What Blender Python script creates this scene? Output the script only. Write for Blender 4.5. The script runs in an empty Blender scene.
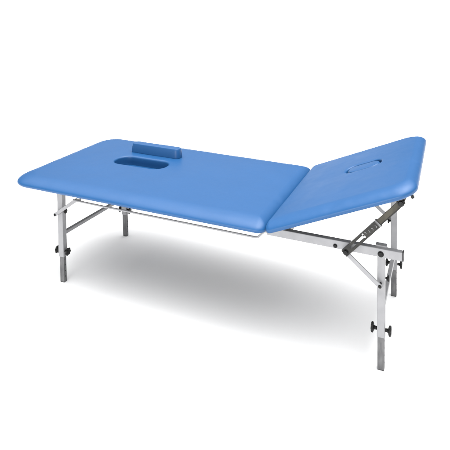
import bpy, bmesh, math, random
from mathutils import Vector, Matrix, noise
random.seed(4)
S = bpy.context.scene
C = S.collection
R = math.radians

# ------------------------------------------------------------------ materials
def new_mat(name):
    m = bpy.data.materials.new(name); m.use_nodes = True
    nt = m.node_tree
    return m, nt, nt.nodes['Principled BSDF']

def noise_tex(nt, scale, detail=3, stretch=None, rough=.5):
    tc = nt.nodes.new('ShaderNodeTexCoord')
    n = nt.nodes.new('ShaderNodeTexNoise')
    n.inputs['Scale'].default_value = scale; n.inputs['Detail'].default_value = detail
    n.inputs['Roughness'].default_value = rough
    if stretch:
        mp = nt.nodes.new('ShaderNodeMapping'); mp.inputs['Scale'].default_value = stretch
        nt.links.new(tc.outputs['Object'], mp.inputs['Vector']); nt.links.new(mp.outputs['Vector'], n.inputs['Vector'])
    else:
        nt.links.new(tc.outputs['Object'], n.inputs['Vector'])
    return n

def ramp(nt, src, p0, c0, p1, c1):
    r = nt.nodes.new('ShaderNodeValToRGB')
    r.color_ramp.elements[0].position = p0; r.color_ramp.elements[0].color = (*c0, 1)
    r.color_ramp.elements[1].position = p1; r.color_ramp.elements[1].color = (*c1, 1)
    nt.links.new(src, r.inputs['Fac'])
    return r

def mk_mat(name, c0, c1, rough=(.3, .45), metal=0., nscale=40, bump=None, spec=.5, stretch=None):
    m, nt, b = new_mat(name)
    n = noise_tex(nt, nscale, 4, stretch)
    r = ramp(nt, n.outputs['Fac'], .35, c0, .65, c1)
    nt.links.new(r.outputs['Color'], b.inputs['Base Color'])
    mr = nt.nodes.new('ShaderNodeMapRange')
    mr.inputs['From Min'].default_value = .3; mr.inputs['From Max'].default_value = .7
    mr.inputs['To Min'].default_value = rough[0]; mr.inputs['To Max'].default_value = rough[1]
    n2 = noise_tex(nt, nscale * 1.7, 3)
    nt.links.new(n2.outputs['Fac'], mr.inputs['Value']); nt.links.new(mr.outputs['Result'], b.inputs['Roughness'])
    b.inputs['Metallic'].default_value = metal
    b.inputs['Specular IOR Level'].default_value = spec
    if bump:
        last = None
        for (sc, st, dist) in bump:
            nb = noise_tex(nt, sc, 3)
            bp = nt.nodes.new('ShaderNodeBump')
            bp.inputs['Strength'].default_value = st; bp.inputs['Distance'].default_value = dist
            nt.links.new(nb.outputs['Fac'], bp.inputs['Height'])
            if last: nt.links.new(last.outputs['Normal'], bp.inputs['Normal'])
            last = bp
        nt.links.new(last.outputs['Normal'], b.inputs['Normal'])
    return m

VINYL = mk_mat('blue_vinyl', (.0104, .0650, .178), (.0110, .0672, .184), (.37, .45), 0, 5,
               bump=[(700, .25, .0007), (34, .05, .003), (9, .04, .004)], spec=.33)
WHITE = mk_mat('light_grey_powder_coat', (.218, .218, .226), (.242, .242, .250), (.36, .5), 0, 25, bump=[(900, .05, .0004)])
GALV = mk_mat('galvanised_steel', (.085, .085, .088), (.15, .15, .152), (.4, .55), .3, 60, bump=[(300, .08, .0004)], stretch=(1, 1, .3))
DARK = mk_mat('dark_bronze_steel', (.006, .006, .005), (.016, .015, .012), (.35, .5), 0, 50, spec=.3)
OLIVE = mk_mat('yellow_zinc_steel', (.018, .016, .011), (.042, .038, .027), (.3, .42), .5, 30, stretch=(1, 1, .3))
BLACK = mk_mat('black_plastic', (.004, .004, .004), (.008, .008, .008), (.35, .5), 0, 60, spec=.22)
CAP = mk_mat('grey_plastic_cap', (.018, .018, .019), (.030, .030, .031), (.4, .55), 0, 60)
BOARD = mk_mat('shadow_dark_backing', (.03, .03, .031), (.045, .045, .046), (.7, .85), 0, 40)  # unseen undersides, coloured dark to keep the floor shadow deep and neutral
HOLEM = mk_mat('hole_shadow_black', (.008, .008, .008), (.012, .012, .012), (.7, .9), 0, 60)
FLOOR = mk_mat('white_studio_floor', (.795, .795, .795), (.805, .805, .805), (.85, .95), 0, .6, spec=.0)

# ------------------------------------------------------------------ object helpers
def obj(name, bm, mat, parent=None, loc=None, rot=None, smooth=False):
    bmesh.ops.recalc_face_normals(bm, faces=bm.faces[:])
    me = bpy.data.meshes.new(name); bm.to_mesh(me); bm.free()
    me.materials.append(mat)
    o = bpy.data.objects.new(name, me); C.objects.link(o)
    if parent: o.parent = parent
    if loc is not None: o.location = loc
    if rot is not None: o.rotation_euler = rot
    if smooth is True:
        for p in me.polygons: p.use_smooth = True
    return o

def frame_of(p0, p1, side=(0, 1, 0)):
    p0, p1 = Vector(p0), Vector(p1)
    a = (p1 - p0); L = a.length; a.normalize()
    s = Vector(side); s = (s - a * s.dot(a)).normalized()
    n = a.cross(s).normalized()
    return p0, a, s, n, L

def beam(bm, p0, p1, thick, width, side=(0, 1, 0), bev=.0018, seg=2):
    """bar from p0 to p1; `thick` along side, `width` across"""
    p0, a, s, n, L = frame_of(p0, p1, side)
    M = Matrix((a, s, n)).transposed().to_4x4(); M.translation = p0 + a * (L / 2)
    r = bmesh.ops.create_cube(bm, size=1, matrix=M @ Matrix.Diagonal((L, thick, width, 1)))
    if bev:
        es = list({e for v in r['verts'] for e in v.link_edges})
        bmesh.ops.bevel(bm, geom=es, offset=bev, segments=seg, profile=.5, affect='EDGES')

def open_tube(bm, p0, p1, thick, width, side=(0, 1, 0), wall=.002, bev=.003):
    """hollow rectangular section with rounded corners, open at both ends"""
    p0, a, s, n, L = frame_of(p0, p1, side)
    def ring(hw, hh, r):
        pts = []
        for cx, cy, a0 in ((1, 1, 0), (-1, 1, 90), (-1, -1, 180), (1, -1, 270)):
            for k in range(4):
                t = R(a0 + 30 * k)
                pts.append((cx * (hw - r) + r * math.cos(t), cy * (hh - r) + r * math.sin(t)))
        return pts
    o = ring(thick / 2, width / 2, bev); i = ring(thick / 2 - wall, width / 2 - wall, max(bev - wall, .0008))
    loops = []
    for (pts, t) in ((o, 0), (o, L), (i, L), (i, 0)):
        loops.append([bm.verts.new(p0 + a * t + s * x + n * y) for x, y in pts])
    N = len(o)
    for q in range(4):
        A, B = loops[q], loops[(q + 1) % 4]
        for k in range(N):
            bm.faces.new((A[k], A[(k + 1) % N], B[(k + 1) % N], B[k]))

def cyl(bm, p0, p1, r, seg=20, r2=None, bev=0):
    p0, p1 = Vector(p0), Vector(p1)
    a = p1 - p0; L = a.length
    M = a.to_track_quat('Z', 'Y').to_matrix().to_4x4(); M.translation = (p0 + p1) / 2
    rr = bmesh.ops.create_cone(bm, cap_ends=True, segments=seg, radius1=r, radius2=r if r2 is None else r2, depth=L, matrix=M)
    if bev:
        es = [e for e in {e for v in rr['verts'] for e in v.link_edges} if any(len(f.verts) > 4 for f in e.link_faces)]
        bmesh.ops.bevel(bm, geom=es, offset=bev, segments=2, profile=.5, affect='EDGES')

def rod(bm, pts, r, seg=12):
    """round rod along a list of points, one continuous skin"""
    pts = [Vector(p) for p in pts]
    rings = []
    for i, p in enumerate(pts):
        t = (pts[min(i + 1, len(pts) - 1)] - pts[max(i - 1, 0)]).normalized()
        s = t.cross(Vector((.1, 1, .05))).normalized(); n = t.cross(s)
        rings.append([bm.verts.new(p + s * r * math.cos(2 * math.pi * k / seg) + n * r * math.sin(2 * math.pi * k / seg)) for k in range(seg)])
    for A, B in zip(rings, rings[1:]):
        for k in range(seg): bm.faces.new((A[k], A[(k + 1) % seg], B[(k + 1) % seg], B[k]))
    bm.faces.new(rings[0]); bm.faces.new(rings[-1])

def arc_pts(pts, rad, n=6):
    """round the interior corners of a polyline"""
    pts = [Vector(p) for p in pts]; out = [pts[0]]
    for a, b, c in zip(pts, pts[1:], pts[2:]):
        u = (a - b).normalized(); w = (c - b).normalized()
        d = min(rad, (a - b).length * .45, (c - b).length * .45)
        p, q = b + u * d, b + w * d
        for k in range(n + 1):
            t = k / n; out.append(p * (1 - t) ** 2 + b * 2 * t * (1 - t) + q * t * t)
    out.append(pts[-1]); return out

def knob(name, parent, pos, axis, r=.021, mat=None, stem=.012, head=.013):
    """lobed clamping knob: stem, waisted neck and a seven-lobed head"""
    bm = bmesh.new(); p = Vector(pos); a = Vector(axis).normalized()
    u = a.orthogonal().normalized(); w = a.cross(u)
    prof = [(0, .35), (stem * .5, .36), (stem, .42), (stem + .002, .80), (stem + head * .35, 1), (stem + head * .75, .98), (stem + head, .82), (stem + head * 1.04, .35)]
    N = 56; rings = []
    for h, f in prof:
        ring = []
        for k in range(N):
            t = 2 * math.pi * k / N
            lob = 1 + (.09 * math.cos(7 * t) if f > .6 else 0)
            ring.append(bm.verts.new(p + a * h + (u * math.cos(t) + w * math.sin(t)) * r * f * lob))
        rings.append(ring)
    for A, B in zip(rings, rings[1:]):
        for k in range(N): bm.faces.new((A[k], A[(k + 1) % N], B[(k + 1) % N], B[k]))
    bm.faces.new(rings[0]); bm.faces.new(rings[-1])
    return obj(name, bm, mat or BLACK, parent, smooth=True)

def bolt(parent, pos, axis, r=.0085, h=.006, mat=None):
    bm = bmesh.new(); p = Vector(pos); a = Vector(axis).normalized()
    cyl(bm, p, p + a * .0015, r * 1.25, 24)
    cyl(bm, p + a * .0015, p + a * h, r, 24, r * .86, .0012)
    cyl(bm, p + a * (h - .0006), p + a * (h + .0012), r * .45, 6)
    return obj('bolt', bm, mat or BLACK, parent)

# ------------------------------------------------------------------ cushions
def rrect(cx, cy, hx, hy, radii, K=14, E=16):
    """closed outline with the same number of points whatever its size; radii per corner (+x+y, -x+y, -x-y, +x-y)"""
    cs = [(1, 1, 0), (-1, 1, 90), (-1, -1, 180), (1, -1, 270)]
    corners = []
    for (sx, sy, a0), r in zip(cs, radii):
        r = min(r, hx * .9, hy * .9)
        corners.append([(cx + sx * (hx - r) + r * math.cos(R(a0 + 90 * k / K)), cy + sy * (hy - r) + r * math.sin(R(a0 + 90 * k / K))) for k in range(K + 1)])
    pts = []
    for i in range(4):
        A = corners[i]; B = corners[(i + 1) % 4]
        pts += A
        for k in range(1, E):
            t = k / E
            pts.append((A[-1][0] * (1 - t) + B[0][0] * t, A[-1][1] * (1 - t) + B[0][1] * t))
    return pts

def cushion(name, x0, x1, y0, y1, T, radii, parent, hole=None, roll=.075, low=.016, loc=(0, 0, 0), rot=(0, 0, 0),
            crown=.004, wob=.0012, seed=0, K=14, E=40, mat=None, pw=1.18, k0=1., k1=1.):
    bm = bmesh.new()
    cx, cy, hx, hy = (x0 + x1) / 2, (y0 + y1) / 2, (x1 - x0) / 2, (y1 - y0) / 2
    prof = [(.02, 0)] + [(low * (1 - math.sin(q)), low * (1 - math.cos(q))) for q in (.35, .7, 1.0, 1.3, 1.5708)]              # (inset, z) from the underside outwards and up
    M = 14
    for k in range(1, M + 1):
        t = k / M * math.pi / 2
        prof.append((roll * (1 - max(0, math.cos(t)) ** pw), low + (T - low) * math.sin(t) ** pw))
    rings = []
    def zn(x, y, amt):
        return amt * (noise.noise(Vector((x * 7 + seed, y * 7, seed))) + .5 * noise.noise(Vector((x * 19, y * 19 + seed, 3))))
    N = 4 * (K + E)
    for d, z in prof:
        rr = [max(r - d * .55, .006) for r in radii]
        pts = rrect(cx + d * (k0 - k1) / 2, cy, hx - d * (k0 + k1) / 2, hy - d, rr, K, E)
        up = max(0, (z - low) / (T - low))
        ring = []
        for i, (x, y) in enumerate(pts):
            # puckers where the cover is pulled round the edge
            pk = noise.noise(Vector((x * 26 + seed * 3, y * 26, 7))) * .0018 * math.sin(math.pi * min(1, up)) if up > 0 else 0
            ring.append(bm.verts.new((x, y, z + zn(x, y, wob * up) + pk)))
        rings.append(ring)
    dlast = prof[-1][0]; rlast = [max(r - dlast * .55, .006) for r in radii]
    outer = rrect(cx + dlast * (k0 - k1) / 2, cy, hx - dlast * (k0 + k1) / 2, hy - dlast, rlast, K, E)
    if hole:
        hcx, hcy, hhx, hhy, es = hole
        inner = rrect(hcx, hcy, hhx + es, hhy + es, [hhy + es] * 4, K, E)
    else:
        inner = rrect(cx, cy, (hx - dlast) * .04, (hy - dlast) * .04, [.001] * 4, K, E)
    Q = 26
    for q in range(1, Q + 1):
        t = q / Q
        ring = []
        for (a, b), (c, d) in zip(outer, inner):
            x, y = a + (c - a) * t, b + (d - b) * t
            z = T + crown * math.sin(min(1, t * 1.3) * math.pi / 2) + zn(x, y, wob)
            ring.append(bm.verts.new((x, y, z)))
        rings.append(ring)
    if hole:
        Tz = T + crown
        for k in range(1, 8):                                               # soft lip rolling into the hole
            t = k / 7 * math.pi / 2
            e = es * (1 - math.sin(t)); dz = es * (1 - math.cos(t))
            pts = rrect(hcx, hcy, hhx + e, hhy + e, [hhy + e] * 4, K, E)
            rings.append([bm.verts.new((x, y, Tz - dz + zn(x, y, wob * (1 - t / 1.6)))) for x, y in pts])
        zf = -.010
        for z in ((Tz - es) * .66, (Tz - es) * .33, zf + .004):
            pts = rrect(hcx, hcy, hhx, hhy, [hhy] * 4, K, E)
            rings.append([bm.verts.new((x, y, z)) for x, y in pts])
        for sc in (.985, .8, .5, .15):
            pts = rrect(hcx, hcy, hhx * sc, hhy * sc, [hhy * sc] * 4, K, E)
            rings.append([bm.verts.new((x, y, zf)) for x, y in pts])
    for A, B in zip(rings, rings[1:]):
        for k in range(N): bm.faces.new((A[k], A[(k + 1) % N], B[(k + 1) % N], B[k]))
    bm.faces.new(rings[-1]); bm.faces.new(rings[0])
    return obj(name, bm, mat or VINYL, parent, loc, rot, smooth=True)

def ring_board(bm, x0, x1, y0, y1, hole, t=.0095):
    """flat board with an oblong opening"""
    hx, hy, hw, hh = hole
    o = rrect((x0 + x1) / 2, (y0 + y1) / 2, (x1 - x0) / 2, (y1 - y0) / 2, [.04] * 4)
    i = rrect(hx, hy, hw, hh, [hh] * 4)
    loops = [[bm.verts.new((x, y, z)) for x, y in p] for p, z in ((o, 0), (o, t), (i, t), (i, 0))]
    N = len(o)
    for q in range(4):
        A, B = loops[q], loops[(q + 1) % 4]
        for k in range(N): bm.faces.new((A[k], A[(k + 1) % N], B[(k + 1) % N], B[k]))

# ------------------------------------------------------------------ the table
root = bpy.data.objects.new('massage_table', None); C.objects.link(root)
root['label'] = 'blue vinyl massage table with raised backrest on grey tubular folding legs'
root['category'] = 'massage table'

ZB = .551          # underside of the flat cushion
XH = 1.257         # hinge line
L, W = 1.75, .6177

# --- flat section
HM = (.275, .382, .178, .076, .012)
cushion('seat_cushion', -.300, XH - .002, -.128, .800, .052, (.055, .125, .13, .045), root, HM, loc=(0, 0, ZB), roll=.088, low=.014, seed=1, k1=.6)
# the far edge is not quite parallel to the near one
for v in bpy.data.objects['seat_cushion'].data.vertices:
    if v.co.y > .56:
        v.co.y += (v.co.y - .56) / .24 * (.046 - .052 * (v.co.x + .3) / 1.555)
bm = bmesh.new()
ring_board(bm, -.25, 1.235, -.09, .76, (.275, .382, .184, .082))
obj('base_board', bm, BOARD, root, loc=(0, 0, ZB - .0105))

# --- raised section
TH = R(23.3)
BO = Vector((1.266, 0, .5545))
ca, sa = math.cos(TH), math.sin(TH)
def bk(s, y, n):                  # point in the backrest's own plane
    return Vector((BO.x + s * ca - n * sa, y, BO.z + s * sa + n * ca))
HB = (.408, .380, .097, .058, .009)
cushion('backrest_cushion', .000, .706, -.130, .800, .050, (.115, .05, .03, .085), root, HB, loc=BO, rot=(0, -TH, 0), roll=.07, low=.016, seed=5, crown=.003, wob=.0007, k0=.5, k1=.6)
bm = bmesh.new()
ring_board(bm, .03, .67, -.075, .745, (.408, .380, .103, .064))
obj('backrest_board', bm, BOARD, root, loc=bk(0, 0, -.0105), rot=(0, -TH, 0))
YB = .045
for y in (YB, W - YB):
    bm = bmesh.new(); beam(bm, bk(.02, y, -.0205), bk(.585, y, -.0205), .022, .020)
    bf = obj('backrest_tube', bm, WHITE, root)
for s in (.06, .56):
    bm = bmesh.new(); beam(bm, bk(s, YB + .012, -.0205), bk(s, W - YB - .012, -.0205), .022, .019, side=(1, 0, 0))
    obj('backrest_tube', bm, WHITE, root)
for y, sg in ((-.075, -1), (W + .075, 1)):
    bm = bmesh.new(); beam(bm, bk(.668, y, -.009), bk(.680, y, -.009), .018, .017, bev=.002)
    obj('corner_cap', bm, BLACK, root)

# --- main frame
for y in (-.008, W + .008):
    bm = bmesh.new()
    beam(bm, (-.06, y, .533), (1.2, y, .533), .026, .021)
    obj('side_rail', bm, WHITE, root)
for x in (-.03, .62, 1.19):
    bm = bmesh.new(); beam(bm, (x, .006, .533), (x, W - .006, .533), .026, .020, side=(1, 0, 0))
    obj('cross_member', bm, WHITE, root)

for sgn, yc in ((-1, -.008), (1, W + .008)):
    bm = bmesh.new()
    zc, hh = .5250, .0375
    xe = 1.846 if sgn < 0 else 1.786
    # tapered hinge end, then the straight tube
    beam(bm, (1.236, yc, zc), (xe, yc, zc), .030, hh, bev=.003)
    beam(bm, (1.2005, yc, zc + .006), (1.240, yc, zc + .003), .024, .030, bev=.003)
    hr = obj('head_rail', bm, WHITE, root)
    bm = bmesh.new(); beam(bm, (xe + .0002, yc, zc), (xe + .0055, yc, zc), .031, hh + .001, bev=.0015)
    obj('end_cap', bm, CAP, hr)
    yf = yc + sgn * .015
    bolt(hr, (1.560, yf, .519), (0, sgn, 0), .0075)
    bolt(hr, (1.757, yf, .521), (0, sgn, 0), .0105, .007)
    # hinge plates
    bm = bmesh.new()
    beam(bm, (1.225, yc + sgn * .016, .536), (1.262, yc + sgn * .016, .546), .003, .018, bev=.0008)
    cyl(bm, (1.262, yc - .016, .546), (1.262, yc + .018, .546), .005, 16)
    obj('hinge', bm, GALV, root)
bm = bmesh.new()
beam(bm, (1.330, .008, .530), (1.330, W - .008, .530), .024, .024, side=(1, 0, 0))
obj('cross_member', bm, WHITE, root)

# --- legs
def leg(x, y, near, head):
    sx = 0 if head else -.020                      # the foot end leans out slightly towards its top
    top = Vector((x + sx, y, .5455 if head else .545)); foot = Vector((x, y, 0))
    ax = (top - foot).normalized()
    def at(z): return foot + ax * (z / ax.z)
    bm = bmesh.new()
    open_tube(bm, at(.146), top, .028 if head else .032, .033 if head else .037, side=(0, 1, 0), wall=.0022)
    if head:
        beam(bm, top + Vector((-.024, 0, .0)), top + Vector((.024, 0, 0)), .030, .010, bev=.002)
    else:
        beam(bm, top + Vector((-.018, 0, .001)), top + Vector((.018, 0, .001)), .030, .003, bev=0)
    lg = obj('leg', bm, WHITE, root)
    bm = bmesh.new()
    beam(bm, at(.003), at(.30), .0235, .0285, bev=.002)
    ft = obj('foot_tube', bm, GALV, lg)
    bm = bmesh.new()
    beam(bm, foot, at(.0035), .0228, .0278, bev=.001)
    obj('foot_pad', bm, CAP, lg)
    for k, z in enumerate((.032, .064, .096, .128)):
        bm = bmesh.new()
        c = at(z) + Vector((.0140, 0, 0)); cyl(bm, c, c + Vector((.0006, 0, 0)), .0032, 14)
        obj('adjustment_hole_shade', bm, HOLEM, lg)  # dark disc on the tube's surface, painting the shade inside a drilled hole
    for s in (-1, 1):
        knob('adjustment_knob', lg, at(.176) + Vector((s * .018, 0, 0)), (s, 0, 0), r=.0205)
    # stay from leg up to the rail
    yo = -1 if near else 1
    dirx = -1 if head else 1
    yy = y + yo * (.040 if near and head else .0305)
    if head:
        p0 = Vector((x + .006, yy, .379)); p1 = Vector((x - .150, yy, .505))
    else:
        p0 = Vector((x - .040, yy, .384)); p1 = Vector((x + .118, yy, .498))
    bm = bmesh.new()
    beam(bm, p0, p1, .008 if head else .012, .019, bev=.002)
    if not head:
        beam(bm, p1 - Vector((.010, 0, .005)), p1 + Vector((.03, 0, .004)), .010, .015, bev=.002)
    st = obj('leg_stay', bm, WHITE, root)
    bp = p0 + (p1 - p0).normalized() * .009
    bolt(st, bp + Vector((0, yo * (.004 if head else .006), 0)), (0, yo, 0), .006, .005, BLACK)
    bm = bmesh.new(); cyl(bm, bp, Vector((bp.x, y + yo * .0151, bp.z)), .005, 14); obj('spacer', bm, BLACK, st)
    kd = 1 if near else -1
    knob('stay_knob', lg, at(.405) + Vector((kd * .018, 0, 0)), (kd, 0, 0), r=.0125, stem=.006, head=.010)
    return lg

leg(0, 0, True, False); leg(0, W, False, False); leg(L + .006, .010, True, True); leg(L, W, False, True)
# transverse bars between the legs of each end
bm = bmesh.new(); beam(bm, (-.010, .0165, .272), (-.010, W - .0165, .262), .020, .020, side=(1, 0, 0), bev=.003); obj('leg_crossbar', bm, WHITE, root)
bm = bmesh.new(); beam(bm, (L + .003, .0165, .235), (L + .003, W - .0165, .245), .020, .020, side=(1, 0, 0), bev=.003); obj('leg_crossbar', bm, WHITE, root)

# --- thin rod running along under the cushion edge, bent up to the hinge
for yy, y2 in ((-.050, -.026), (W + .050, W + .026)):
    bm = bmesh.new()
    rod(bm, arc_pts([(.110, yy, .502), (.30, yy, .4995), (1.198, yy, .4985), (1.231, yy, .532), (1.236, y2, .541)], .012), .0052)
    obj('edge_rod', bm, WHITE, root, smooth=True)

# --- ratchet struts that hold the backrest up
def strut(yc, sgn):
    P0 = Vector((1.612, yc, .512)); P1 = Vector((1.848, yc, .772))
    a = (P1 - P0).normalized(); T = (P1 - P0).length
    s = Vector((0, 1, 0)); n = a.cross(s).normalized()
    if n.z < 0: n = -n
    w = .032
    bm = bmesh.new()
    def piece(t0, t1, v0, v1, th=.003, off=0):
        c0 = P0 + a * t0 + n * (v0 + v1) / 2 + s * off; c1 = P0 + a * t1 + n * (v0 + v1) / 2 + s * off
        beam(bm, c0, c1, th, abs(v1 - v0), bev=0)
    # U channel: flanges along both sides, slotted web
    e = -.012; E_ = .203
    piece(e, .030, -w/2, w/2, off=sgn * .006)
    piece(.030, .112, -w/2, -.0045, off=sgn * .006); piece(.030, .112, .0055, w/2, off=sgn * .006)
    piece(.112, .120, -w/2, -.008, off=sgn * .006); piece(.112, .120, .000, .006, off=sgn * .006); piece(.112, .120, .011, w/2, off=sgn * .006)
    piece(.120, E_, -w/2, w/2, off=sgn * .006)
    for v in (-w/2, w/2 - .003):
        piece(e, E_, v, v + .003, th=.0135, off=-sgn * .0003)
    ch = obj('slotted_channel', bm, DARK, sroot)
    # worn notch marks stamped along the channel
    for t, v in ((.128, .006), (.146, .0), (.164, -.001), (.184, -.003)):
        bm = bmesh.new()
        for k in range(7):
            q0 = R(-80 + 160 * k / 7); q1 = R(-80 + 160 * (k + 1) / 7)
            c = P0 + a * t + n * v + s * (sgn * .0078)
            beam(bm, c + (a * math.cos(q0) + n * math.sin(q0)) * .0052, c + (a * math.cos(q1) + n * math.sin(q1)) * .0052, .0005, .0017, bev=0)
        obj('notch_mark', bm, WHITE, ch)
    bm = bmesh.new()
    beam(bm, P0 + a * .199, P0 + a * .2085, .0175, w + .0035, bev=.001)
    obj('collar', bm, GALV, ch)
    bolt(ch, P0 + s * sgn * .0078 + a * .0, (0, sgn, 0), .0105, .008)
    bm = bmesh.new()
    beam(bm, P0 + a * .15, P0 + a * (T + .004), .009, .026, bev=.0015)
    ib = obj('sliding_bar', bm, OLIVE, sroot)
    bm = bmesh.new(); beam(bm, P0 + a * .205 - n * .011 + s * sgn * .0055, P0 + a * (T - .03) - n * .011 + s * sgn * .0055, .002, .004, bev=0)
    obj('bar_lip', bm, DARK, ib)
    bolt(ib, P1 - a * .010 + s * sgn * .0045, (0, sgn, 0), .0115, .008)
    # bracket tying the bar's end to the frame of the backrest
    bm = bmesh.new()
    q = P1 - a * .012
    beam(bm, q + Vector((-.004, -sgn * .008, -.004)), q + Vector((.008, -sgn * .008, .028)), .004, .030, bev=.001)
    obj('strut_bracket', bm, DARK, ib)
for yc, sgn in ((-.042, -1), (W + .042, 1)):
    sroot = root
    strut(yc, sgn)

# ------------------------------------------------------------------ loose plugs
pl = cushion('face_hole_plug', -.180, .176, -.036, .036, .059, (.030, .008, .008, .030), None, None, roll=.009, low=.004,
             loc=(.284, .561, ZB + .0545), rot=(0, 0, R(-1.5)), crown=.001, wob=.0007, seed=9, K=8, E=14)
pl['label'] = 'loose blue oblong plug cushion lying beside the open face hole of the table'
pl['category'] = 'plug cushion'
p2 = cushion('backrest_hole_plug', -.0935, .0935, -.0545, .0545, .048, (.0545, .0545, .0545, .0545), None, None, roll=.014, low=.004,
             loc=bk(.408, .380, .0030), rot=(0, -TH, 0), crown=.0015, wob=.0006, seed=12, K=14, E=8)
p2['label'] = 'blue oval plug fitted flush into the slot of the raised backrest'
p2['category'] = 'plug cushion'

# ------------------------------------------------------------------ setting
bm = bmesh.new()
bmesh.ops.create_grid(bm, x_segments=20, y_segments=20, size=3000)
fl = obj('floor', bm, FLOOR); fl['kind'] = 'structure'

w = bpy.data.worlds.new('World'); S.world = w; w.use_nodes = True
bg = w.node_tree.nodes['Background']; nt = w.node_tree
tc = nt.nodes.new('ShaderNodeTexCoord'); sp = nt.nodes.new('ShaderNodeSeparateXYZ'); mr = nt.nodes.new('ShaderNodeMapRange')
nt.links.new(tc.outputs['Generated'], sp.inputs['Vector']); pw_ = nt.nodes.new('ShaderNodeMath'); pw_.operation = 'POWER'; pw_.use_clamp = True; pw_.inputs[1].default_value = 4.2
mx_ = nt.nodes.new('ShaderNodeMath'); mx_.operation = 'MAXIMUM'; mx_.inputs[1].default_value = 0.0
nt.links.new(sp.outputs['Z'], mx_.inputs[0]); nt.links.new(mx_.outputs[0], pw_.inputs[0]); nt.links.new(pw_.outputs[0], mr.inputs['Value'])
mr.inputs['To Min'].default_value = .20; mr.inputs['To Max'].default_value = 8.3       # made-up white dome light, strongest overhead to deepen the shadow under the table
cb = nt.nodes.new('ShaderNodeCombineColor')
for k in range(3): nt.links.new(mr.outputs['Result'], cb.inputs[k])
nt.links.new(cb.outputs['Color'], bg.inputs['Color']); bg.inputs['Strength'].default_value = 1.0

def area(loc, target, size, sy, power):
    ld = bpy.data.lights.new('area_light', 'AREA'); ld.shape = 'RECTANGLE'; ld.size = size; ld.size_y = sy; ld.energy = power
    o = bpy.data.objects.new('area_light', ld); C.objects.link(o); o.location = loc
    d = Vector(target) - Vector(loc); o.rotation_euler = d.to_track_quat('-Z', 'Y').to_euler()
    return o
area((1.6, .20, 3.6), (.9, .32, 0), 2.4, 1.8, 80)
area((1.0, -4.8, 1.0), (.8, .1, .55), 3.0, 1.4, 175)  # front fill, added to brighten the upright faces and the loose plug
area((-2.8, 6.0, 2.95), (.3, .5, .6), 5.0, 1.8, 20)  # back fill, added for a pale reflection on the far-left cushion

# ------------------------------------------------------------------ camera
cp = Vector((2.0379, -2.3494, 1.6445)); ya, pi_, ro = .4115, -.0055, .0022
f, px, py = 519.0053, 226.0861, -2.3756
F = Vector((math.sin(-ya) * math.cos(pi_), math.cos(ya) * math.cos(pi_), math.sin(pi_)))
R0 = F.cross(Vector((0, 0, 1))).normalized(); U0 = R0.cross(F)
Rv = R0 * math.cos(ro) + U0 * math.sin(ro); Uv = -R0 * math.sin(ro) + U0 * math.cos(ro)
cam = bpy.data.cameras.new('camera'); co = bpy.data.objects.new('camera', cam); C.objects.link(co)
M = Matrix((Rv, Uv, -F)).transposed().to_4x4(); M.translation = cp
co.matrix_world = M
cam.sensor_width = 36; cam.lens = f / 450 * 36; cam.shift_x = (225 - px) / 450; cam.shift_y = -(225 - py) / 450
cam.clip_start = .05; cam.clip_end = 1000
S.camera = co
S.render.engine = 'CYCLES'
S.view_settings.view_transform = 'Standard'; S.view_settings.look = 'None'
S.view_settings.exposure = 0; S.view_settings.gamma = 1
